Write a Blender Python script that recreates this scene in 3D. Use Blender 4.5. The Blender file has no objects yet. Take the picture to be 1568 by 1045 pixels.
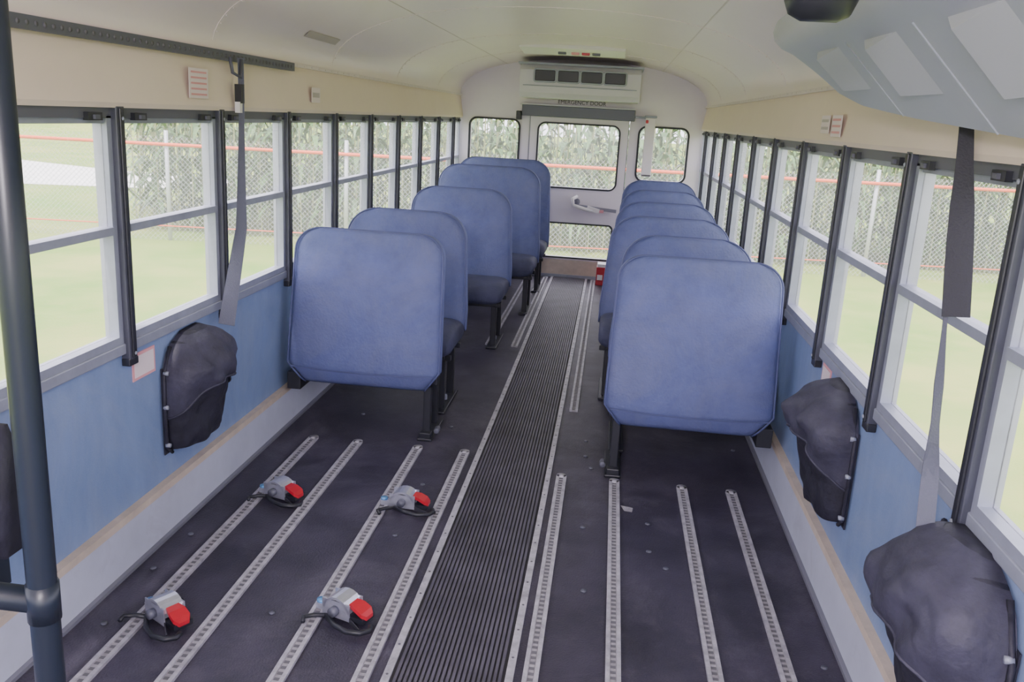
import bpy, math, random, bmesh
from mathutils import Vector, Matrix, noise as mnoise
random.seed(4)
D = bpy.data
COL = bpy.context.scene.collection

# ------------------------------------------------------------------ materials
def mat(name, col, rough=0.6, metal=0.0, noise=0.0, nscale=8.0, bump=0.0, bscale=60.0, spec=0.5, col2=None, detail=6, stretch=None, dust=None):
    m = D.materials.new(name); m.use_nodes = True
    nt = m.node_tree; b = nt.nodes['Principled BSDF']
    b.inputs['Roughness'].default_value = rough
    b.inputs['Metallic'].default_value = metal
    b.inputs['Specular IOR Level'].default_value = spec
    c = (*col, 1)
    b.inputs['Base Color'].default_value = c
    tc = nt.nodes.new('ShaderNodeTexCoord'); src = tc.outputs['Object']
    if stretch:
        mp = nt.nodes.new('ShaderNodeMapping'); mp.inputs['Scale'].default_value = stretch
        nt.links.new(src, mp.inputs['Vector']); src = mp.outputs['Vector']
    out = None
    if noise > 0 or col2:
        n = nt.nodes.new('ShaderNodeTexNoise'); n.inputs['Scale'].default_value = nscale
        n.inputs['Detail'].default_value = detail; n.inputs['Roughness'].default_value = 0.65
        nt.links.new(src, n.inputs['Vector'])
        r = nt.nodes.new('ShaderNodeValToRGB')
        r.color_ramp.elements[0].position = 0.3; r.color_ramp.elements[1].position = 0.7
        if col2:
            r.color_ramp.elements[0].color = c; r.color_ramp.elements[1].color = (*col2, 1)
        else:
            r.color_ramp.elements[0].color = tuple(x*(1-noise) for x in col)+(1,)
            r.color_ramp.elements[1].color = tuple(min(1, x*(1+noise)) for x in col)+(1,)
        nt.links.new(n.outputs['Fac'], r.inputs['Fac'])
        out = r.outputs['Color']
        nt.links.new(out, b.inputs['Base Color'])
    if dust:
        dcol, dsc, lo, hi, amt = dust
        n3 = nt.nodes.new('ShaderNodeTexNoise'); n3.inputs['Scale'].default_value = dsc; n3.inputs['Detail'].default_value = 15
        n3.inputs['Roughness'].default_value = .8; n3.inputs['Distortion'].default_value = .6
        nt.links.new(tc.outputs['Object'], n3.inputs['Vector'])
        mr = nt.nodes.new('ShaderNodeMapRange'); mr.inputs['From Min'].default_value = lo; mr.inputs['From Max'].default_value = hi; mr.inputs['To Max'].default_value = amt
        nt.links.new(n3.outputs['Fac'], mr.inputs['Value'])
        mc = nt.nodes.new('ShaderNodeMixRGB'); nt.links.new(mr.outputs['Result'], mc.inputs['Fac'])
        if out: nt.links.new(out, mc.inputs['Color1'])
        else: mc.inputs['Color1'].default_value = c
        mc.inputs['Color2'].default_value = (*dcol, 1)
        nt.links.new(mc.outputs['Color'], b.inputs['Base Color'])
    if bump > 0:
        n2 = nt.nodes.new('ShaderNodeTexNoise'); n2.inputs['Scale'].default_value = bscale
        n2.inputs['Detail'].default_value = 4
        nt.links.new(tc.outputs['Object'], n2.inputs['Vector'])
        bp = nt.nodes.new('ShaderNodeBump'); bp.inputs['Strength'].default_value = bump
        bp.inputs['Distance'].default_value = 0.01
        nt.links.new(n2.outputs['Fac'], bp.inputs['Height'])
        nt.links.new(bp.outputs['Normal'], b.inputs['Normal'])
    return m

M = {}
M['vinyl'] = mat('seat_vinyl_blue', (0.112, 0.138, 0.315), 0.62, noise=0.14, nscale=11, bump=0.3, bscale=90, spec=0.38, detail=12, dust=((.20, .21, .30), 3.0, .42, .75, .55))
M['vinyl_d'] = mat('seat_vinyl_cushion', (0.060, 0.064, 0.12), 0.6, noise=0.3, nscale=7, bump=0.25, bscale=90, spec=0.3)
M['welt'] = mat('seat_welt', (0.080, 0.095, 0.22), 0.55)
M['black'] = mat('black_painted_steel', (0.020, 0.021, 0.030), 0.4)
M['pole'] = mat('dark_blue_pole_coating', (0.011, 0.016, 0.028), 0.35)
M['pillar'] = mat('grey_black_pillar', (0.058, 0.061, 0.086), 0.45)
M['nylon'] = mat('black_nylon', (0.026, 0.025, 0.040), 0.55, noise=0.35, nscale=14, bump=0.5, bscale=30, spec=.35)
M['nylon_g'] = mat('grey_nylon', (0.050, 0.048, 0.076), 0.55, noise=0.3, nscale=12, bump=0.5, bscale=30, spec=.35)
M['strap'] = mat('grey_webbing', (0.11, 0.115, 0.16), 0.7, bump=0.3, bscale=200)
M['strapb'] = mat('black_webbing', (0.035, 0.034, 0.048), 0.7, bump=0.3, bscale=200)
M['wallblue'] = mat('wall_blue_panel', (0.205, 0.285, 0.495), 0.5, noise=0.09, nscale=4, bump=0.1, bscale=120, stretch=(1, 2.5, .8), detail=9, dust=((.36, .40, .52), 2.2, .45, .8, .6))
M['kick'] = mat('kick_plate_paint', (0.54, 0.56, 0.69), 0.5, noise=0.08, nscale=4, dust=((.36, .34, .40), 5, .55, .85, .6))
M['tan'] = mat('tan_trim', (0.60, 0.50, 0.42), 0.6, noise=0.12, nscale=12)
M['header'] = mat('header_panel_cream', (0.87, 0.72, 0.64), 0.5, noise=0.03, nscale=2)
M['ceil'] = mat('ceiling_enamel', (0.88, 0.765, 0.79), 0.28, noise=0.02, nscale=1.5)
M['seam'] = mat('ceiling_seam', (0.78, 0.68, 0.70), 0.4)
M['rear'] = mat('rear_wall_enamel', (0.80, 0.74, 0.81), 0.45, noise=0.03, nscale=2)
M['alu'] = mat('aluminium_frame', (0.31, 0.33, 0.41), 0.45, 0.2, noise=0.1, nscale=10)
M['trk'] = mat('track_aluminium', (0.43, 0.41, 0.47), 0.5, 0.1, noise=0.3, nscale=25, dust=((.2, .19, .23), 12, .5, .75, .6))
M['trkd'] = mat('track_slot', (0.33, 0.31, 0.35), 0.6, noise=0.3, nscale=40)
M['hole'] = mat('track_hole', (0.13, 0.125, 0.145), 0.8)
M['floor'] = mat('rubber_floor', (0.018, 0.015, 0.029), 0.48, nscale=3.2, col2=(0.066, 0.056, 0.090), bump=0.25, bscale=150, detail=12, dust=((.19, .17, .22), 1.7, .50, .82, .60))
M['rib'] = mat('ribbed_rubber', (0.085, 0.077, 0.105), 0.5, noise=0.35, nscale=6)
M['ribd'] = mat('ribbed_rubber_base', (0.025, 0.023, 0.032), 0.7)
M['rubber'] = mat('black_gasket', (0.02, 0.022, 0.03), 0.5)
M['white'] = mat('white_plastic', (0.82, 0.79, 0.81), 0.4)
M['acw'] = mat('ac_housing', (0.47, 0.48, 0.58), 0.4, noise=0.04, nscale=2)
M['acl'] = mat('ac_louvre', (0.50, 0.505, 0.60), 0.4)
M['acr'] = mat('rear_ac_housing', (0.66, 0.64, 0.72), 0.4, noise=0.04, nscale=2)
M['acg'] = mat('ac_vent_grey', (0.36, 0.38, 0.48), 0.45)
M['grey'] = mat('grey_metal', (0.22, 0.22, 0.27), 0.45, 0.2)
M['greyd'] = mat('dark_grey_metal', (0.12, 0.122, 0.16), 0.45, 0.2)
M['red'] = mat('red_plastic', (0.50, 0.012, 0.03), 0.35)
M['chrome'] = mat('zinc_plate', (0.60, 0.61, 0.72), 0.28, 0.7, noise=0.1, nscale=30)
M['bluem'] = mat('blue_fitting', (0.15, 0.35, 0.65), 0.4, 0.3)
M['paper'] = mat('label_paper', (0.84, 0.72, 0.76), 0.6)
M['redink'] = mat('label_red', (0.78, 0.36, 0.40), 0.6)
M['greyink'] = mat('label_grey', (0.52, 0.46, 0.46), 0.6)
M['fence'] = mat('galvanised', (0.50, 0.52, 0.56), 0.5, 0.3)
M['orange'] = mat('orange_cable', (0.90, 0.13, 0.05), 0.6)
M['grass'] = mat('grass', (0.125, 0.28, 0.028), 0.9, nscale=0.45, col2=(0.36, 0.37, 0.10), bump=0.6, bscale=30, spec=0.1, detail=12, dust=((.55, .34, .16), .35, .55, .8, .5))
M['gravel'] = mat('gravel_road', (0.80, 0.78, 0.76), 0.9, noise=0.15, nscale=3)
M['corn'] = mat('corn_leaf', (0.018, 0.060, 0.020), 0.45, nscale=1.6, col2=(0.12, 0.25, 0.060), spec=0.45)
M['stalk'] = mat('corn_stalk', (0.30, 0.32, 0.14), 0.7)

g = D.materials.new('dusty_window_glass'); g.use_nodes = True
nt = g.node_tree; nt.nodes.clear()
o = nt.nodes.new('ShaderNodeOutputMaterial'); mx = nt.nodes.new('ShaderNodeMixShader'); mx2 = nt.nodes.new('ShaderNodeMixShader')
tr = nt.nodes.new('ShaderNodeBsdfTransparent'); tl = nt.nodes.new('ShaderNodeBsdfTranslucent'); gl = nt.nodes.new('ShaderNodeBsdfGlossy')
tr.inputs[0].default_value = (0.98, 0.97, 0.98, 1); tl.inputs[0].default_value = (0.9, 0.88, 0.9, 1)
gl.inputs['Roughness'].default_value = 0.03
mx.inputs[0].default_value = 0.065; mx2.inputs[0].default_value = 0.02
nt.links.new(tr.outputs[0], mx.inputs[1]); nt.links.new(tl.outputs[0], mx.inputs[2])
nt.links.new(mx.outputs[0], mx2.inputs[1]); nt.links.new(gl.outputs[0], mx2.inputs[2]); nt.links.new(mx2.outputs[0], o.inputs[0])
M['glass'] = g

# ------------------------------------------------------------------ mesh builder
class B:
    def __init__(s): s.v = []; s.f = []; s.m = []; s.sm = []; s.names = []
    def mi(s, k):
        if k not in s.names: s.names.append(k)
        return s.names.index(k)
    def add(s, vs, fs, k, smooth=False):
        o = len(s.v); s.v += [tuple(v) for v in vs]; i = s.mi(k)
        for f in fs:
            s.f.append([a+o for a in f]); s.m.append(i); s.sm.append(smooth)
    def box(s, x0, x1, y0, y1, z0, z1, k, rot=None, piv=None):
        vs = [Vector((x, y, z)) for x in (x0, x1) for y in (y0, y1) for z in (z0, z1)]
        if rot:
            R = rot if isinstance(rot, Matrix) else Matrix.Rotation(rot[1], 3, rot[0])
            c = Vector(piv) if piv else Vector(((x0+x1)/2, (y0+y1)/2, (z0+z1)/2))
            vs = [R @ (v-c)+c for v in vs]
        s.add(vs, [(0, 1, 3, 2), (4, 6, 7, 5), (0, 4, 5, 1), (2, 3, 7, 6), (0, 2, 6, 4), (1, 5, 7, 3)], k)
    def loft(s, rings, k, cap=True, smooth=True):
        n = len(rings[0]); vs = [p for r in rings for p in r]; fs = []
        for i in range(len(rings)-1):
            for j in range(n):
                a = i*n+j; b = i*n+(j+1) % n
                fs.append((a, b, b+n, a+n))
        if cap:
            fs.append(tuple(range(n))[::-1]); fs.append(tuple(range((len(rings)-1)*n, len(rings)*n)))
        s.add(vs, fs, k, smooth)
    def sheet(s, rings, k, smooth=True):
        n = len(rings[0]); vs = [p for r in rings for p in r]; fs = []
        for i in range(len(rings)-1):
            for j in range(n-1):
                a = i*n+j; fs.append((a, a+1, a+1+n, a+n))
        s.add(vs, fs, k, smooth)
    def tube(s, pts, r, k, n=10, closed=False):
        pts = [Vector(p) for p in pts]; rings = []; N = len(pts); up = None
        for i, p in enumerate(pts):
            if closed: t = pts[(i+1) % N]-pts[i-1]
            else: t = pts[min(i+1, N-1)]-pts[max(i-1, 0)]
            t.normalize()
            if up is None:
                up = Vector((0, 0, 1)) if abs(t.z) < 0.9 else Vector((1, 0, 0))
            up = (up-t*up.dot(t)).normalized(); sd = t.cross(up)
            rings.append([p+r*(math.cos(2*math.pi*j/n)*up+math.sin(2*math.pi*j/n)*sd) for j in range(n)])
        if closed: rings.append(rings[0])
        s.loft(rings, k, cap=not closed)
    def ribbon(s, pts, wdirs, w, th, k):
        pts = [Vector(p) for p in pts]; rings = []; N = len(pts)
        for i, p in enumerate(pts):
            t = (pts[min(i+1, N-1)]-pts[max(i-1, 0)]).normalized()
            wd = Vector(wdirs[i] if isinstance(wdirs, list) else wdirs); wd = (wd-t*wd.dot(t)).normalized()
            nn = t.cross(wd)
            ww = w[i] if isinstance(w, list) else w
            rings.append([p+wd*ww/2+nn*th/2, p-wd*ww/2+nn*th/2, p-wd*ww/2-nn*th/2, p+wd*ww/2-nn*th/2])
        s.loft(rings, k, smooth=False)
    def cyl(s, c, ax, r, h, k, n=14):
        c = Vector(c); ax = Vector(ax).normalized()
        s.tube([c-ax*h/2, c+ax*h/2], r, k, n)
    def ringframe(s, x0, x1, z0, z1, mg, r, y0, y1, k, seg=6):
        def loop(a0, a1, b0, b1, rr):
            out = []
            for cx, cz, st in ((a1-rr, b1-rr, 0), (a0+rr, b1-rr, 90), (a0+rr, b0+rr, 180), (a1-rr, b0+rr, 270)):
                for i in range(seg+1):
                    a = math.radians(st+90*i/seg); out.append((cx+rr*math.cos(a), cz+rr*math.sin(a)))
            return out
        I = loop(x0, x1, z0, z1, r); O = loop(x0-mg, x1+mg, z0-mg, z1+mg, 0.001 if mg > 0.02 and r < 0.2 and k != 'rubber' else r+mg)
        n = len(I)
        vs = [(p[0], y0, p[1]) for p in I]+[(p[0], y0, p[1]) for p in O]+[(p[0], y1, p[1]) for p in O]+[(p[0], y1, p[1]) for p in I]
        fs = []
        for q in range(4):
            for j in range(n):
                a = q*n+j; b = q*n+(j+1) % n; c = ((q+1) % 4)*n+(j+1) % n; d = ((q+1) % 4)*n+j
                fs.append((a, b, c, d))
        s.add(vs, fs, k)
    def gridwall(s, xs, zs, holes, y0, y1, k):
        xs = sorted(set(xs+[h[i] for h in holes for i in (0, 1)])); zs = sorted(set(zs+[h[i] for h in holes for i in (2, 3)]))
        for i in range(len(xs)-1):
            for j in range(len(zs)-1):
                cx = (xs[i]+xs[i+1])/2; cz = (zs[j]+zs[j+1])/2
                if any(h[0] < cx < h[1] and h[2] < cz < h[3] for h in holes): continue
                s.box(xs[i], xs[i+1], y0, y1, zs[j], zs[j+1], k)
    def done(s, name, bevel=0, parent=None, loc=None, rot=None, fixn=True, subsurf=0):
        me = D.meshes.new(name); me.from_pydata(s.v, [], s.f)
        for k in s.names: me.materials.append(M[k])
        me.polygons.foreach_set('material_index', s.m); me.polygons.foreach_set('use_smooth', s.sm)
        me.update()
        if fixn:
            bm = bmesh.new(); bm.from_mesh(me); bmesh.ops.recalc_face_normals(bm, faces=bm.faces); bm.to_mesh(me); bm.free()
        ob = D.objects.new(name, me); COL.objects.link(ob)
        if parent: ob.parent = parent
        if loc: ob.location = loc
        if rot is not None: ob.rotation_euler = rot
        if subsurf:
            q = ob.modifiers.new('sub', 'SUBSURF'); q.levels = subsurf; q.render_levels = subsurf
        if bevel:
            q = ob.modifiers.new('bev', 'BEVEL'); q.width = bevel; q.segments = 2; q.limit_method = 'ANGLE'; q.angle_limit = math.radians(50)
        return ob
def empty(name, loc=(0, 0, 0), rot=(0, 0, 0)):
    e = D.objects.new(name, None); COL.objects.link(e); e.location = loc; e.rotation_euler = rot; e.empty_display_size = 0.1
    return e

# ------------------------------------------------------------------ dimensions (bus centre x=0, floor z=0, rear at +Y)
W = 1.15; YF = -1.6; YR = 8.42; ZS = 0.745; ZH = 1.46; ZC = 1.67; ZT = 2.03
PIL = [2.5+0.69*k for k in range(-5, 9)]

# floor
b = B(); b.box(-W, W, YF, YR, -0.06, 0.0, 'floor')
b.done('floor')
b = B(); b.box(-0.155, 0.155, YF+.1, YR-.06, 0.0, 0.004, 'ribd')
n = 21
for i in range(n):
    x = -0.147+0.294*(i+.5)/n
    b.box(x-0.0042, x+0.0042, YF+.1, YR-.06, 0.004, 0.009, 'rib')
b.done('aisle_runner_mat')
b = B()
for sx in (-1, 1):
    b.box(sx*0.165-0.011, sx*0.165+0.011, YF+.1, YR-.06, 0.0, 0.010, 'trk')
    for i in range(60):
        b.cyl((sx*0.165, 0.2+i*0.14, 0.010), (0, 0, 1), 0.004, 0.002, 'hole', 6)
b.done('trim_aisle')
def ltrack(name, x, y0, y1):
    b = B()
    b.box(x-0.022, x-0.0095, y0, y1, 0, 0.010, 'trk'); b.box(x+0.0095, x+0.022, y0, y1, 0, 0.010, 'trk')
    b.box(x-0.0095, x+0.0095, y0, y1, 0, 0.006, 'trkd')
    y = y0+.02
    while y < y1-.02:
        b.box(x-0.0075, x+0.0075, y-0.006, y+0.006, 0.006, 0.0068, 'hole'); y += 0.0254
    b.cyl((x, y1, 0.005), (0, 0, 1), 0.022, 0.010, 'trk', 16)
    b.done(name)
for x in (-0.942, -0.732, -0.449, -0.231): ltrack('floor_anchor_track', x, YF+.2, 3.67)
for x in (0.222, 0.449, 0.735, 0.942): ltrack('floor_anchor_track', x, YF+.2, 3.50)
ltrack('floor_anchor_track', 0.232, 4.38, 8.3)
ltrack('floor_anchor_track', -0.225, 5.6, 8.3)
ltrack('floor_anchor_track', -0.40, 5.6, 8.3)
b = B()
for i in range(34):
    x = random.choice([-1.03, -.84, -.6, -.33, .33, .6, .84, 1.03])+random.uniform(-.03, .03); y = random.uniform(.9, 4.2)
    b.cyl((x, y, 0.002), (0, 0, 1), 0.010, 0.004, 'greyd', 10)
b.done('floor_bolts')
b = B(); b.add([(.475, 3.27, .0015), (.525, 3.255, .0015), (.52, 3.215, .0015), (.49, 3.22, .0015)], [(0, 1, 2, 3)], 'trkd'); b.done('tape_scrap')

# side walls
for sx, nm in ((-1, 'left'), (1, 'right')):
    def bx(b, xa, xb, *r): b.box(min(sx*xa, sx*xb), max(sx*xa, sx*xb), *r)
    b = B()
    bx(b, 1.15, 1.19, YF, YR+.05, 0.0, ZS-0.03, 'wallblue')
    prof = [(1.19, ZH), (1.125, ZH), (1.118, ZH+.015), (1.15, ZC), (1.19, ZC)]
    b.loft([[(sx*p[0], ya, p[1]) for p in prof] for ya in (YF, YR)], 'header', smooth=False)
    b.done('wall_'+nm)
    b = B()
    prof = [(1.15, 0.0), (1.12, 0.0), (1.125, 0.165), (1.15, 0.165)]
    b.loft([[(sx*p[0], ya, p[1]) for p in prof] for ya in (YF, YR)], 'kick', smooth=False)
    bx(b, 1.122, 1.15, YF, YR, 0.165, 0.19, 'tan')
    bx(b, 1.105, 1.12, YF, YR, 0.0, 0.012, 'grey')
    b.done('baseboard_'+nm)
    b = B(); bx(b, 1.135, 1.20, YF, YR, ZS-0.035, ZS, 'alu'); b.done('trim_sill_'+nm, bevel=.004)
    b = B(); bx(b, 1.13, 1.15, YF, YR, ZC-.008, ZC+.008, 'seam')
    y = YF+.1
    while y < YR:
        b.cyl((sx*1.13, y, ZC), (1, 0, 0), .004, .004, 'seam', 6); y += .1
    b.done('trim_header_'+nm)
    b = B()
    for y in PIL:
        bx(b, 1.122, 1.18, y-0.022, y+0.022, ZS-0.055, ZH+.005, 'pillar')
        bx(b, 1.116, 1.124, y-0.010, y+0.010, ZS-0.05, ZH, 'black')
        for z in (ZS-.035, ZH-.03): b.cyl((sx*1.115, y, z), (1, 0, 0), 0.006, 0.006, 'alu', 8)
        bx(b, 1.122, 1.15, y-0.026, y+0.026, ZS-0.075, ZS-0.05, 'black')
    b.done('trim_pillars_'+nm, bevel=.003)
    ys = PIL+[YR]
    for i in range(len(ys)-1):
        ya = ys[i]+.022; yb = ys[i+1]-.022
        if yb-ya < .2: continue
        b = B(); f = .024
        bx(b, 1.14, 1.185, ya, yb, ZS, ZS+f, 'alu'); bx(b, 1.14, 1.185, ya, yb, ZH-f-.006, ZH, 'greyd')
        bx(b, 1.14, 1.185, ya, ya+f, ZS+f, ZH-f, 'alu'); bx(b, 1.14, 1.185, yb-f, yb, ZS+f, ZH-f, 'alu')
        zm = 1.10
        bx(b, 1.135, 1.178, ya+f, yb-f, zm-.012, zm+.012, 'alu')
        bx(b, 1.150, 1.168, ya+f, yb-f, ZH-f-.022, ZH-f-.006, 'alu')
        bx(b, 1.155, 1.158, ya+f, yb-f, zm, ZH-f, 'glass'); bx(b, 1.170, 1.173, ya+f, yb-f, ZS+f, zm, 'glass')
        for yy in (ya+.10, yb-.10):
            bx(b, 1.126, 1.142, yy-.035, yy+.035, ZH-.036, ZH-.014, 'black')
            bx(b, 1.118, 1.128, yy-.012, yy+.012, ZH-.032, ZH-.020, 'greyd')
        b.done('window_%s_%d' % (nm, i+1))

# ceiling
NS = 40
def cprof(i, off=0):
    a = math.pi*i/NS
    c, s_ = math.cos(a), math.sin(a); e = 2/2.25
    return (-(W+off)*math.copysign(abs(c)**e, c), ZC+(ZT-ZC+off)*abs(s_)**e)
b = B()
for i in range(NS):
    p, q = cprof(i), cprof(i+1); P, Q = cprof(i, .04), cprof(i+1, .04)
    b.add([(p[0], YF, p[1]), (q[0], YF, q[1]), (q[0], YR+.05, q[1]), (p[0], YR+.05, p[1])], [(0, 1, 2, 3)], 'ceil', True)
    b.add([(P[0], YF, P[1]), (Q[0], YF, Q[1]), (Q[0], YR+.05, Q[1]), (P[0], YR+.05, P[1])], [(3, 2, 1, 0)], 'ceil', True)
c_ob = b.done('ceiling', fixn=False)
bm = bmesh.new(); bm.from_mesh(c_ob.data); bmesh.ops.remove_doubles(bm, verts=bm.verts, dist=1e-5); bm.to_mesh(c_ob.data); bm.free()
b = B()
for y in [PIL[0]+1.38*k for k in range(0, 8)]:
    b.ribbon([(cprof(i, -.0015)[0], y, cprof(i, -.0015)[1]) for i in range(1, NS)], (0, 1, 0), .03, .002, 'ceil')
    for i in range(2, NS-1, 1):
        c = cprof(i, -.003)
        b.box(c[0]-.004, c[0]+.004, y-.004, y+.004, c[1]-.002, c[1]+.002, 'seam')
for i in (12, 28):
    c = cprof(i, -.0012)
    b.box(c[0]-.003, c[0]+.003, YF, YR, c[1]-.001, c[1]+.001, 'seam')
b.done('trim_ceiling_seams')

# rear wall
b = B(); mg = .035
hL = (-1.04, -.58, .98, 1.46); hR = (.56, 1.0, .98, 1.46); hD = (-.48, .46, 0.0, 1.53)
ex = lambda h: (h[0]-mg, h[1]+mg, h[2]-mg, h[3]+mg)
b.gridwall([-W, W], [0, ZC], [ex(hL), ex(hR), hD], YR, YR+.05, 'rear')
for h in (hL, hR): b.ringframe(*h, mg, .06, YR, YR+.05, 'rear')
pts = [cprof(i) for i in range(NS+1)]
b.add([(p[0], YR, p[1]) for p in pts]+[(p[0], YR+.05, p[1]) for p in pts], [tuple(range(NS+1)), tuple(range(NS+1, 2*NS+2))[::-1]], 'rear')
b.done('wall_rear')
for i, h in enumerate((hL, hR)):
    b = B(); b.ringframe(*h, .018, .06, YR-.012, YR+.02, 'rubber')
    b.box(h[0], h[1], YR+.02, YR+.024, h[2], h[3], 'glass'); b.done('window_rear_%d' % (i+1))
# rear door
b = B()
x0, x1 = -.47, .45
u = (-.385, .365, .87, 1.45); l = (-.385, .365, .20, .52)
b.gridwall([x0, x1], [0.17, 1.52], [(u[0]-mg, u[1]+mg, u[2]-mg, u[3]+mg), (l[0]-.03, l[1]+.03, l[2]-.03, l[3]+.03)], YR-.01, YR+.03, 'rear')
b.ringframe(*u, mg, .06, YR-.01, YR+.03, 'rear'); b.ringframe(*l, .03, .03, YR-.01, YR+.03, 'rear')
b.ringframe(*u, .016, .06, YR-.022, YR+.0, 'rubber'); b.ringframe(*l, .014, .03, YR-.022, YR+.0, 'rubber')
b.box(u[0], u[1], YR+.01, YR+.014, u[2], u[3], 'glass'); b.box(l[0], l[1], YR+.01, YR+.014, l[2], l[3], 'glass')
b.box(x0-.006, x0, YR-.012, YR+.04, 0.02, 1.53, 'grey'); b.box(x1, x1+.006, YR-.012, YR+.04, 0.02, 1.53, 'grey')
b.box(x0, x1, YR-.03, YR+.03, 0.0, .17, 'tan')
b.box(x0-.05, x1+.05, YR-.05, YR-.0, .0, .03, 'alu')
b.cyl((.02, YR-.03, .74), (0, 1, 0), .03, .05, 'grey'); b.box(.02, .40, YR-.075, YR-.055, .675, .705, 'grey', rot=('Y', .08))
b.tube([(.02, YR-.06, .79), (-.02, YR-.10, .77), (-.01, YR-.10, .71), (.10, YR-.10, .68), (.20, YR-.09, .67)], .018, 'white')
b.box(.12, .24, YR-.11, YR-.075, .66, .70, 'white', rot=('Y', .25)); b.box(.24, .28, YR-.105, YR-.08, .655, .68, 'redink')
b.done('door_rear')
b = B()
b.box(-.55, .50, YR-.09, YR-.0, 1.51, 1.61, 'greyd'); b.box(-.60, -.555, YR-.11, YR, 1.47, 1.55, 'black')
b.box(-.57, .50, YR-.10, YR-.0, 1.61, 1.622, 'acr')
b.done('trim_door_header', bevel=.006)
b = B(); b.box(.60, .69, YR-.10, YR-.03, 1.02, 1.55, 'rear'); b.box(.59, .70, YR-.11, YR-.02, 1.55, 1.57, 'alu')
b.box(.60, .625, YR-.12, YR-.10, 1.50, 1.53, 'red'); b.box(.50, .60, YR-.08, YR-.05, 1.54, 1.56, 'alu')
b.box(.60, .69, YR-.10, YR-.0, 1.02, 1.04, 'rear')
b.done('door_release_post', bevel=.006)
# rear vent box
b = B()
vx0, vx1, y0 = -.535, .515, 7.86
prof = [(y0+.02, 1.67), (y0, 1.71), (y0+.01, 1.90), (y0+.05, 1.945), (YR, 1.945), (YR, 1.67)]
b.loft([[(x, p[0], p[1]) for p in prof] for x in (vx0, vx1)], 'acr', smooth=False)
for i in range(4):
    cx = vx0+.12+(vx1-vx0-.24)*(i+.5)/4
    b.box(cx-.088, cx+.088, y0-.010, y0+.01, 1.81, 1.90, 'black')
    b.ringframe(cx-.088, cx+.088, 1.81, 1.90, .014, .01, y0-.016, y0+.006, 'acg')
b.box(vx0+.03, vx1-.03, y0-.006, y0+.01, 1.765, 1.773, 'acg')
b.box(vx0-.02, vx1+.02, y0+.02, YR, 1.945, 1.965, 'acg')
b.done('rear_air_conditioner', bevel=.008)
b = B()
b.box(-.43, .36, 6.75, 7.15, 1.99, 2.022, 'white', rot=('X', -.05))
for i, (xx, k) in enumerate(((-.12, 'greyd'), (-.02, 'redink'), (.06, 'red'), (.14, 'greyd'))): b.box(xx-.03, xx+.03, 6.93, 6.99, 1.974, 2.0, k)
b.done('ceiling_marker_light', bevel=.004)
t = D.curves.new('emergency_lettering', 'FONT'); t.body = 'EMERGENCY DOOR'; t.size = .05; t.align_x = 'CENTER'; t.extrude = .0005
to = D.objects.new('emergency_lettering', t); COL.objects.link(to); to.location = (0, YR-.004, 1.635); to.rotation_euler = (math.pi/2, 0, 0)
t.materials.append(M['black'])

# front end behind the camera
b = B()
b.gridwall([-W, W], [0, ZC], [(-1.05, -.03, .55, 1.64), (.03, 1.05, .25, 1.64)], YF-.05, YF, 'rear')
b.add([(p[0], YF, p[1]) for p in pts]+[(p[0], YF-.05, p[1]) for p in pts], [tuple(range(NS+1)), tuple(range(NS+1, 2*NS+2))[::-1]], 'rear')
b.done('wall_front')
for yy in (-1.1, -.35):  # unseen lamps added behind the camera to brighten the interior
    b = B(); b.loft([[(r*math.cos(a), yy+r*math.sin(a), z) for a in [2*math.pi*j/20 for j in range(20)]] for z, r in ((2.025, .10), (2.0, .10), (1.985, .085), (1.98, .05))], 'white')
    b.done('fill_lamp_housing')
    L = D.lights.new('added_fill_light', 'POINT'); L.energy = 44; L.shadow_soft_size = .10; L.color = (1, .93, 1)  # added fill light, not an existing bus lamp
    lo = D.objects.new('added_fill_light', L); COL.objects.link(lo); lo.location = (0, yy, 1.86)

# ------------------------------------------------------------------ seats
def sring(hw, y, th, z, n=36):
    out = []
    for j in range(n):
        a = 2*math.pi*j/n; c, s_ = math.cos(a), math.sin(a)
        out.append((hw*math.copysign(abs(c)**.28, c), y+th/2*math.copysign(abs(s_)**.75, s_), z))
    return out
def back_rows(w, z0, z1, yb, lean, th, chamfer=0.0, r=.13, fold=False, taper=.014):
    rows = []; H = z1-z0; hw = w/2
    def yy(z): return yb+lean*(z-z0)/H
    for z in [z0, z0+.012, z0+.03, z0+.07, z0+.10]:
        k = min(1, (z-z0)/.10) if chamfer else 1
        h = hw-chamfer*(1-k); t = th*(.45 if z == z0 else (.8 if z < z0+.02 else 1))
        off = .035*(1-min(1, (z-z0)/.085)) if fold else 0
        rows.append((z, h, t, yy(z)+off))
    for k in range(1, 6):
        z = z0+.10+(z1-r-z0-.10)*k/6
        rows.append((z, hw-taper*k/6, th*(1+.08*math.sin(math.pi*k/6)), yy(z)))
    hw2 = hw-taper
    for k in range(0, 11):
        a = math.radians(90*k/10); z = z1-r+r*math.sin(a)
        t = th*(1 if k < 6 else (.97, .92, .82, .66, .32)[k-6])
        rows.append((z, hw2-r*1.05+r*1.05*math.cos(a), t, yy(z)))
    return rows
def make_back(*a, **k):
    rows = back_rows(*a, **k)
    b = B(); b.loft([sring(h, y, t, z) for z, h, t, y in rows], 'vinyl')
    side = [(h*.985, y-t*.40, z) for z, h, t, y in rows]; other = [(-x, y, z) for x, y, z in side[::-1]]
    b.tube(side+other, .0045, 'welt', 6)
    return b
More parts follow.
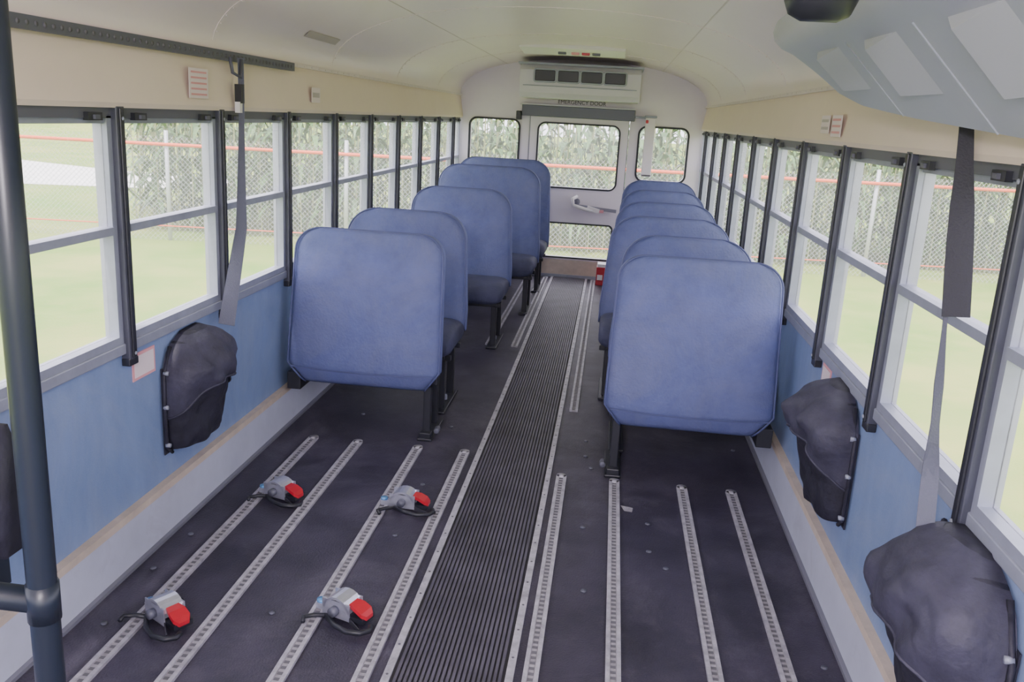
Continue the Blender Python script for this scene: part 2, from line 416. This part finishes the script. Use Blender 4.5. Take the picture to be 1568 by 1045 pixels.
def seat(loc, w, top, side, kind='bench'):
    e = empty('bus_bench_seat' if kind == 'bench' else 'fold_up_bench_seat', loc)
    sx = side; hw = w/2
    if kind == 'bench':
        make_back(w, .36, top, -.01, .12, .10, r=.15, taper=.03).done('seat_back', parent=e)
        b = B(); rings = []
        for y, zt, zb in ((-.43, .37, .33), (-.425, .405, .305), (-.39, .435, .30), (-.30, .45, .30), (-.15, .445, .30), (-.06, .43, .30), (-.03, .41, .32)):
            n = 28; r = []
            for j in range(n):
                a = 2*math.pi*j/n; c, s_ = math.cos(a), math.sin(a)
                hh = hw-.01-(.02 if y < -.42 else 0)
                r.append((hh*math.copysign(abs(c)**.2, c), y, (zt+zb)/2+(zt-zb)/2*math.copysign(abs(s_)**.6, s_)))
            rings.append(r)
        b.loft(rings, 'vinyl_d'); b.done('seat_cushion', parent=e)
        b = B(); ax = sx*(hw-.07)
        b.box(ax-.018, ax+.018, -.34, -.30, .0, .31, 'black'); b.box(ax-.018, ax+.018, -.08, -.04, 0, .31, 'black')
        b.box(ax-.02, ax+.02, -.38, .02, .285, .31, 'black'); b.box(ax-.035, ax+.035, -.40, .0, 0, .014, 'black')
        b.box(-hw+.02, hw-.02, -.36, -.33, .275, .302, 'black'); b.box(-hw+.02, hw-.02, -.09, -.06, .275, .302, 'black')
        b.box(min(-sx*(hw-.05), -sx*hw), max(-sx*(hw-.05), -sx*hw), -.36, -.02, .19, .30, 'black')
        b.cyl((ax, -.2, .03), (0, 0, 1), .012, .03, 'alu', 8)
        b.done('seat_frame', parent=e, bevel=.004)
    else:
        make_back(w, .235, top, 0, .11, .085, chamfer=.075, fold=True, r=.105).done('seat_back', parent=e)
        b = B()
        b.ribbon([(-hw+.03, -.0465, .325), (-hw*.5, -.046, .315), (0, -.046, .312), (hw*.5, -.046, .315), (hw-.03, -.0465, .325)], (0, 0, 1), .006, .004, 'welt')
        b.done('seat_hem', parent=e)
        b = B(); b.loft([sring(hw-.04, .095+.03*(z-.3), t, z) for z, t in ((.30, .03), (.31, .07), (.36, .09), (.55, .09), (.70, .08), (.72, .03))], 'vinyl_d'); b.done('seat_cushion', parent=e)
        b = B(); ax = sx*(hw-.065)
        b.box(ax-.018, ax+.018, .02, .055, 0, .30, 'black'); b.box(ax-.015, ax+.015, .20, .235, 0, .26, 'black')
        b.box(ax-.018, ax+.018, .02, .24, .25, .275, 'black'); b.box(ax-.035, ax+.035, -.02, .28, 0, .014, 'black')
        b.box(ax-.028, ax+.028, -.015, .03, .0, .04, 'black')
        b.cyl((ax+sx*.045, .06, .035), (0, 1, 0), .014, .05, 'greyd', 8)
        b.box(-hw+.03, hw-.03, .07, .10, .25, .29, 'black')
        wx0, wx1 = sorted((-sx*(hw-.06), -sx*(hw+.005)))
        b.box(wx0, wx1, .0, .20, .195, .28, 'black')
        b.done('seat_frame', parent=e, bevel=.004)
    return e
def put(xa, xb, y, top, side, kind='bench'):
    return seat(((xa+xb)/2, y, 0), abs(xb-xa), top, side, kind)
put(-1.105, -.375, 3.78, .955, 1, 'fold')
put(-1.105, -.385, 4.55, .975, 1)
put(-1.06, -.30, 5.90, 1.0, 1)
put(-1.09, -.20, 6.98, 1.10, 1)
put(-1.105, -.19, 7.92, 1.12, 1)
put(.375, 1.09, 3.56, .965, -1, 'fold')
put(.385, 1.085, 4.25, .965, -1)
put(.32, 1.07, 5.02, .975, -1)
put(.35, 1.07, 5.76, .995, -1)
put(.38, 1.07, 6.55, 1.015, -1)
put(.40, 1.08, 7.38, 1.035, -1)

# ------------------------------------------------------------------ belt bags and shoulder belts
def interp(tab, z):
    if z <= tab[0][0]: return tab[0][1:]
    for a, c in zip(tab, tab[1:]):
        if z <= c[0]:
            f = (z-a[0])/(c[0]-a[0]); return tuple(a[i]*(1-f)+c[i]*f for i in range(1, len(a)))
    return tab[-1][1:]
def bag(name_loc, sx, s=1.0, seed=0.0):
    """soft wall pouch; back plane at local x=0, bulging toward -sx"""
    b = B()
    tab = [(.262, .13, .03), (.275, .165, .07), (.31, .18, .085), (.40, .185, .095), (.47, .19, .12), (.53, .195, .145), (.585, .19, .15), (.63, .165, .125), (.665, .12, .09), (.69, .06, .045)]
    def P(z, u, grow=0.0, dz=0.0):
        hw, d = interp(tab, z); a = math.pi*u
        y = -(hw+grow*.4)*math.copysign(abs(math.cos(a))**.75, math.cos(a)); x = (d+grow)*abs(math.sin(a))**.7
        q = Vector((x*7, y*7+seed, z*5))
        wv = 1+.22*mnoise.noise(q)+.10*mnoise.noise(q*2.7)
        wv += .06*math.sin(34*(z+y*1.3)+seed)*abs(math.sin(a))
        zz = z+dz+.012*mnoise.noise(q*1.7+Vector((5, 0, 0)))
        return (-sx*(x*wv+.003)*s, y*s*(1+.05*mnoise.noise(q*1.3)), .475+(zz-.475)*s)
    n = 40
    b.loft([[P(.262+.43*i/30, j/n) for j in range(n+1)] for i in range(31)], 'nylon')
    rings = []
    for i in range(17):
        f = i/16
        r = []
        for j in range(n+1):
            u_ = j/n; hem = .40+.11*math.sin(math.pi*u_)**1.5
            r.append(P(hem+(.688-hem)*f, u_, grow=.012*(1-f*.5)))
        rings.append(r)
    b.sheet(rings, 'nylon_g'); b.tube(rings[0], .0045, 'nylon_g', 6)
    for sg in (-1, 1):
        b.tube([(-sx*.012, sg*y*s, .475+(z-.475)*s) for y, z in ((.165, .27), (.20, .30), (.205, .45), (.20, .56), (.15, .655))], .007, 'nylon', 6)
        for y, z in ((.202, .31), (.205, .45), (.195, .57)):
            b.cyl((-sx*.018, sg*y*s, .475+(z-.475)*s), (1, 0, 0), .008, .016, 'alu', 8)
    b.box(*sorted((-sx*.004, 0)), -.20*s, .20*s, .475-.205*s, .475+.11*s, 'nylon')
    return b.done('seat_belt_pouch', loc=name_loc, fixn=False)
bag((-1.147, 2.90, 0.01), -1, 1.0, 0.3)
bag((1.147, 2.80, 0.03), 1, 1.0, 3.7)
bag((1.147, 1.72, 0), 1, 1.12, 8.1)

def lerp(a, b_, t): return tuple(a[i]+(b_[i]-a[i])*t for i in range(3))
b = B()
A = (-1.095, 3.30, 1.655); Bp = (-1.09, 3.29, 1.50); Mm = (-1.085, 3.25, 1.02); C = (-1.08, 3.08, .67)
b.ribbon([A, lerp(A, Bp, .5), Bp], (1, .4, 0), .022, .003, 'strap')
b.ribbon([lerp(Bp, Mm, t/4) for t in range(4)]+[lerp(Mm, C, t/4) for t in range(5)], [(1, .5+.15*math.sin(t), 0) for t in range(9)], [.020, .022, .028, .034, .042, .048, .052, .056, .060], .003, 'strap')
b.box(-1.108, -1.082, 3.27, 3.30, 1.49, 1.56, 'black'); b.box(-1.106, -1.086, 3.265, 3.297, 1.455, 1.495, 'white')
b.tube([(-1.11, 3.24, 1.655), (-1.105, 3.25, 1.60), (-1.09, 3.285, 1.585), (-1.092, 3.30, 1.65)], .007, 'greyd', 8)
b.done('shoulder_belt')
b = B()
A = (1.093, 2.08, 1.60); Bp = (1.098, 1.94, 1.13); C = (1.055, 1.78, .67)
b.ribbon([lerp(A, Bp, t/6) for t in range(7)], (1, -.25, 0), [.028, .030, .036, .048, .054, .056, .056], .006, 'strapb')
Bq = (1.085, 1.965, 1.14)
b.ribbon([lerp(Bq, C, t/12) for t in range(13)], [(1, -.3+1.2*math.exp(-((t-6)/2.2)**2), 0) for t in range(13)], [.010, .010, .013, .017, .022, .027, .032, .036, .036, .036, .036, .036, .036], .003, 'strap')
b.box(1.08, 1.115, 2.055, 2.10, 1.56, 1.64, 'black')
b.done('shoulder_belt')

b = B()
b.box(-1.130, -1.112, -.8, 3.92, 1.64, 1.675, 'greyd')
y = -.78
while y < 3.9:
    b.cyl((-1.1115, y, 1.657), (1, 0, 0), .007, .003, 'hole', 6); y += .035
b.done('upper_anchor_rail')

def label(x, y0, y1, z0, z1, sx, rows, k='redink'):
    b = B(); t = .002
    xa, xb = sorted((x, x-sx*t)); b.box(xa, xb, y0, y1, z0, z1, 'paper')
    xa, xb = sorted((x-sx*t, x-sx*(t+.001)))
    for i in range(rows):
        zz = z1-(z1-z0)*(i+.7)/(rows+.4); b.box(xa, xb, y0+.012, y1-.012, zz-(z1-z0)*.08/rows*2, zz+(z1-z0)*.08/rows*2, k)
    return b.done('warning_label')
label(-1.115, 2.92, 3.06, 1.50, 1.60, -1, 5)
label(-1.115, 4.15, 4.27, 1.51, 1.58, -1, 1, 'greyink')
label(1.115, 3.42, 3.55, 1.50, 1.565, 1, 2, 'greyink'); label(1.115, 3.24, 3.38, 1.49, 1.565, 1, 3)
b = B(); b.box(-1.15, -1.147, 2.53, 2.67, .60, .69, 'redink'); b.box(-1.147, -1.1455, 2.54, 2.66, .61, .68, 'paper'); b.done('warning_label')
b = B(); b.box(1.147, 1.15, 3.02, 3.14, .60, .70, 'redink'); b.box(1.1455, 1.147, 3.03, 3.13, .61, .69, 'paper'); b.done('warning_label')
b = B(); c = cprof(4, -.004); d_ = cprof(5, -.004)
b.add([(c[0], 4.0, c[1]), (d_[0], 4.0, d_[1]), (d_[0], 4.45, d_[1]), (c[0], 4.45, c[1])], [(0, 1, 2, 3)], 'greyink'); b.done('ceiling_label_plate')

# ------------------------------------------------------------------ overhead air conditioning unit (front right)
b = B()
def acs(y, xi, zi, xo, zo, top):
    P0 = (xi+.07, zi-.03); P1 = (xo-.02, zo+.005)
    arc = [(xi+.10, top), (xi+.035, top-.01), (xi+.008, (zi+top)/2+.02), (xi, zi+.035), (xi+.008, zi+.008), (xi+.032, zi-.014), P0, P1, (xo, zo+.004), (xo+.012, zo+.018), (1.115, zo+.03), (1.115, 1.70), (1.02, 1.78)]
    return [(x, y, z) for x, z in arc]
secs = [(.25, .80, 1.74, 1.09, 1.50, 1.87), (1.7, .80, 1.74, 1.085, 1.505, 1.87), (2.2, .795, 1.745, 1.05, 1.54, 1.87), (2.6, .79, 1.75, 1.03, 1.575, 1.86), (2.85, .79, 1.755, 1.02, 1.615, 1.86), (2.97, .80, 1.765, 1.02, 1.65, 1.85), (3.03, .83, 1.785, 1.02, 1.69, 1.84)]
dense = []
for i in range(len(secs)-1):
    kk = 2 if i == 0 else 5
    for j in range(kk):
        f = j/kk; p0, p1 = secs[max(i-1, 0)], secs[i]; p2, p3 = secs[i+1], secs[min(i+2, len(secs)-1)]
        if i == 0: dense.append(tuple(p1[q]*(1-f)+p2[q]*f for q in range(6)))
        else:
            dense.append((p1[0]*(1-f)+p2[0]*f,)+tuple(.5*((2*p1[q])+(-p0[q]+p2[q])*f+(2*p0[q]-5*p1[q]+4*p2[q]-p3[q])*f*f+(-p0[q]+3*p1[q]-3*p2[q]+p3[q])*f**3) if i > 1 else p1[q]*(1-f)+p2[q]*f for q in range(1, 6)))
dense.append(secs[-1])
b.loft([acs(*s_) for s_ in dense], 'acw')
def under(u, y):
    for i in range(len(secs)-1):
        if secs[i][0] <= y <= secs[i+1][0]:
            f = (y-secs[i][0])/(secs[i+1][0]-secs[i][0]); S = [secs[i][j]*(1-f)+secs[i+1][j]*f for j in range(6)]
            p = (S[1]+.07, S[2]-.03); q = (S[3]-.02, S[4]+.005)
            return Vector((p[0]+(q[0]-p[0])*u, y, p[1]+(q[1]-p[1])*u))
nrm = Vector((-.62, 0, -.78)).normalized()
for yc in (2.50, 2.05, 1.55):
    a0 = under(.03, yc-.16); a1 = under(.66, yc-.16); c0 = under(.03, yc+.10); c1 = under(.66, yc+.10)
    d0 = under(.07, yc+.04); d1 = under(.60, yc+.04)
    vs = [a0-nrm*.004, a1-nrm*.004, d0+nrm*.024, d1+nrm*.024, c0-nrm*.004, c1-nrm*.004]
    b.add(vs, [(0, 1, 3, 2), (2, 3, 5, 4), (0, 2, 4), (1, 5, 3)], 'acl')
for yj in (1.25, 1.80, 2.28):
    b.tube([under(-.0, yj)+nrm*.001, under(.5, yj)+nrm*.001, under(1.0, yj)+nrm*.001], .0022, 'acg', 6)
oa = b.done('overhead_air_conditioner')
md = oa.modifiers.new('es', 'EDGE_SPLIT'); md.split_angle = math.radians(32)
b = B(); rings = []
for x, r in ((.60, .5), (.61, .85), (.63, 1), (.69, 1), (.71, .85), (.72, .5)):
    rings.append([(x, 1.62+.05*r*math.cos(a), 1.748+.065*r*math.sin(a)) for a in [2*math.pi*j/20 for j in range(20)]])
b.loft(rings, 'black'); b.cyl((.66, 1.62, 1.88), (0, 0, 1), .015, .18, 'greyd')
b.done('ceiling_speaker')

# ------------------------------------------------------------------ front stanchion and barrier (left foreground)
b = B()
px, py = -.462, 1.08
b.tube([(px, py, 0), (px, py, .5), (px, py, 1.2), (px, py, 1.945)], .021, 'pole', 20)
b.tube([(px, py, .757), (-.75, py, .757), (-1.10, py, .757)], .020, 'pole', 14)
b.cyl((px, py, .01), (0, 0, 1), .05, .02, 'pole', 20)
b.cyl((px, py, .757), (0, 0, 1), .0235, .06, 'pole', 18)
b.loft([[(x, py+.05+dy, z) for dy, z in ((-.02, .80), (.02, .80), (.028, .86), (.026, .97), (.012, 1.01), (-.012, 1.01), (-.026, .97), (-.028, .86))] for x in (-1.08, -.54)], 'nylon')
b.box(-.58, -.55, py-.01, py+.05, .75, .82, 'pole'); b.box(-1.06, -1.03, py-.01, py+.05, .75, .82, 'pole')
b.done('stanchion_barrier')

# ------------------------------------------------------------------ wheelchair tie-down ratchets
def tiedown(x, y, rz):
    b = B()
    b.box(-.085, -.035, -.014, .014, 0.0, .02, 'chrome'); b.cyl((-.075, 0, .022), (0, 0, 1), .014, .012, 'bluem', 10)
    b.box(-.06, -.02, -.012, .012, .016, .024, 'chrome')
    for sy in (-.034, .030):
        b.box(-.045, .055, sy, sy+.004, .006, .06, 'chrome')
    rings = []
    for yy in (-.034, .034):
        rings.append([(.005+.048*math.cos(a), yy, .03+.042*math.sin(a)) for a in [math.pi*j/10 for j in range(11)]]+[(.005+.040*math.cos(a), yy, .03+.034*math.sin(a)) for a in [math.pi*(10-j)/10 for j in range(11)]])
    b.loft(rings, 'chrome', smooth=False)
    b.cyl((.005, 0, .03), (0, 1, 0), .024, .062, 'strapb', 16)
    b.cyl((.005, -.045, .032), (0, 1, 0), .015, .02, 'greyd', 14); b.cyl((.005, .045, .032), (0, 1, 0), .012, .02, 'black', 12)
    b.loft([[(xx, yy*w_, z+dz) for yy, dz in ((-1, 0), (1, 0), (1, .012), (-1, .012))] for xx, w_, z in ((.045, .020, .045), (.068, .026, .040), (.092, .027, .028), (.105, .016, .018))], 'red', smooth=False)
    b.box(.055, .10, -.03, .03, .008, .024, 'black')
    b.ribbon([(.03, -.02, .012), (.08, -.045, .010), (.11, -.06, .008)], (0, 0, 1), .016, .003, 'strapb')
    b.tube([(-.02, -.045, .012), (.03, -.075, .012), (.08, -.085, .012), (.12, -.07, .012), (.135, -.045, .012), (.125, -.025, .013)], .008, 'black', 8)
    b.tube([(-.02, -.045, .012), (-.055, -.06, .010), (-.075, -.085, .010), (-.06, -.105, .010)], .007, 'black', 8)
    b.done('wheelchair_tie_down', loc=(x, y, .009), rot=(0, 0, rz))
tiedown(-.862, 3.03, -.30); tiedown(-.370, 3.05, -.05); tiedown(-.875, 2.16, -.55); tiedown(-.375, 2.28, -.35)

b = B(); b.box(.26, .37, 8.10, 8.26, .0, .17, 'red'); b.box(.265, .365, 8.105, 8.255, .17, .20, 'white'); b.box(.27, .32, 8.095, 8.10, .05, .10, 'white')
b.done('first_aid_box', bevel=.006)

# ------------------------------------------------------------------ outside
GZ = -.9
b = B(); b.add([(-80, -40, GZ), (80, -40, GZ), (80, 120, GZ), (-80, 120, GZ)], [(0, 1, 2, 3)], 'grass'); b.done('grass_ground')
b = B()
b.add([(-30, 19.5, GZ+.01), (-17, 20.5, GZ+.01), (-11, 22.5, GZ+.01), (-10.2, 26, GZ+.01), (-16, 27, GZ+.01), (-24, 30, GZ+.01), (-40, 32, GZ+.01)], [tuple(range(7))], 'gravel'); b.done('gravel_driveway')
fy = lambda x: 15.1+.125*x
b = B()
x = -24
def wire(p, q, w, k='fence'):
    p = Vector(p); q = Vector(q); d = (q-p).normalized(); u_ = Vector((0, 1, 0)); s_ = d.cross(u_).normalized()*w/2; u_ = u_*w/2
    b.add([p+s_, p-u_, p-s_, q+s_, q-u_, q-s_], [(0, 1, 4, 3), (1, 2, 5, 4), (2, 0, 3, 5)], k)
while x < 24:
    wire((x, fy(x), GZ), (x+1.75, fy(x+1.75), GZ+1.75), .005); wire((x+1.75, fy(x+1.75), GZ), (x, fy(x), GZ+1.75), .005); x += .085
x = -22.15
while x < 24:
    b.tube([(x, fy(x), GZ), (x, fy(x), GZ+1.85)], .035, 'fence', 8); x += 3.0
b.tube([(-24, fy(-24)-.03, GZ+1.62), (24, fy(24)-.03, GZ+1.62)], .028, 'orange', 6)
b.tube([(-24, fy(-24)-.03, GZ+.25), (24, fy(24)-.03, GZ+.25)], .010, 'orange', 6)
b.done('chain_link_fence', fixn=False)

b = B()
def stalk(x, y, h):
    r = .014
    lean = (random.uniform(-.08, .08), random.uniform(-.08, .08))
    base = [(x+r*math.cos(a), y+r*math.sin(a), GZ) for a in (0, 2.1, 4.2)]; tp = [(p[0]+lean[0], p[1]+lean[1], GZ+h) for p in base]
    b.add(base+tp, [(0, 1, 4, 3), (1, 2, 5, 4), (2, 0, 3, 5)], 'stalk')
    ang = random.uniform(0, 6.28)
    nl = 11
    for i in range(nl):
        z = .25+(h-.35)*i/nl; ang += math.pi+random.uniform(-.5, .5)
        L = random.uniform(.6, .95)*(1-.35*i/nl); up = random.uniform(.7, 1.2); ca, sa = math.cos(ang), math.sin(ang)
        cx = x+lean[0]*z/h; cy = y+lean[1]*z/h; vs = []
        for k in range(5):
            t = k/4; d = L*t*.8; zz = z+L*(up*t-1.25*t*t); w = .062*(1-t**2)*(.5 if k == 0 else 1)+.003
            vs += [(cx+ca*d-sa*w, cy+sa*d+ca*w, GZ+zz), (cx+ca*d+sa*w, cy+sa*d-ca*w, GZ+zz)]
        b.add(vs, [(2*k, 2*k+1, 2*k+3, 2*k+2) for k in range(4)], 'corn')
    for k in range(4):
        a = random.uniform(0, 6.28); w = .008
        tx, ty = tp[0][0], tp[0][1]
        b.add([(tx, ty, GZ+h), (tx+w, ty, GZ+h), (tx+.12*math.cos(a), ty+.12*math.sin(a), GZ+h+.28)], [(0, 1, 2)], 'stalk')
for row in range(7):
    yo = 1.1+row*.6
    x = -8.2-row*.3
    while x < 24:
        stalk(x+random.uniform(-.07, .07), fy(x)+yo+random.uniform(-.1, .1), random.uniform(2.3, 2.8)); x += .24 if row < 3 else .30
b.done('corn_field', fixn=False)

# ------------------------------------------------------------------ light
w = D.worlds.new('sky'); bpy.context.scene.world = w; w.use_nodes = True
bg = w.node_tree.nodes['Background']; bg.inputs['Color'].default_value = (.90, .88, 1.0, 1); bg.inputs['Strength'].default_value = 3.5
s = D.lights.new('sun', 'SUN'); s.energy = 5.0; s.angle = .08; s.color = (1, .95, .88)
so = D.objects.new('sun', s); COL.objects.link(so); so.rotation_euler = (math.radians(20), math.radians(-8), 0)

# ------------------------------------------------------------------ camera
cam = D.cameras.new('camera'); co = D.objects.new('camera', cam); COL.objects.link(co)
F = Vector((160, -336, 1330)).normalized(); Dn = Vector((-288, 5128, 1330)); Dn = (Dn-F*Dn.dot(F)).normalized(); R = Dn.cross(F)
m = Matrix(((R[0], -R[1], -R[2]), (F[0], -F[1], -F[2]), (-Dn[0], Dn[1], Dn[2])))
co.matrix_world = Matrix.Translation((.333, 0, 1.5)) @ m.to_4x4()
cam.sensor_width = 36; cam.lens = 1330/1568*36; cam.clip_start = .02
bpy.context.scene.camera = co
vs = bpy.context.scene.view_settings
vs.view_transform = 'AgX'; vs.look = 'None'; vs.exposure = 0.6
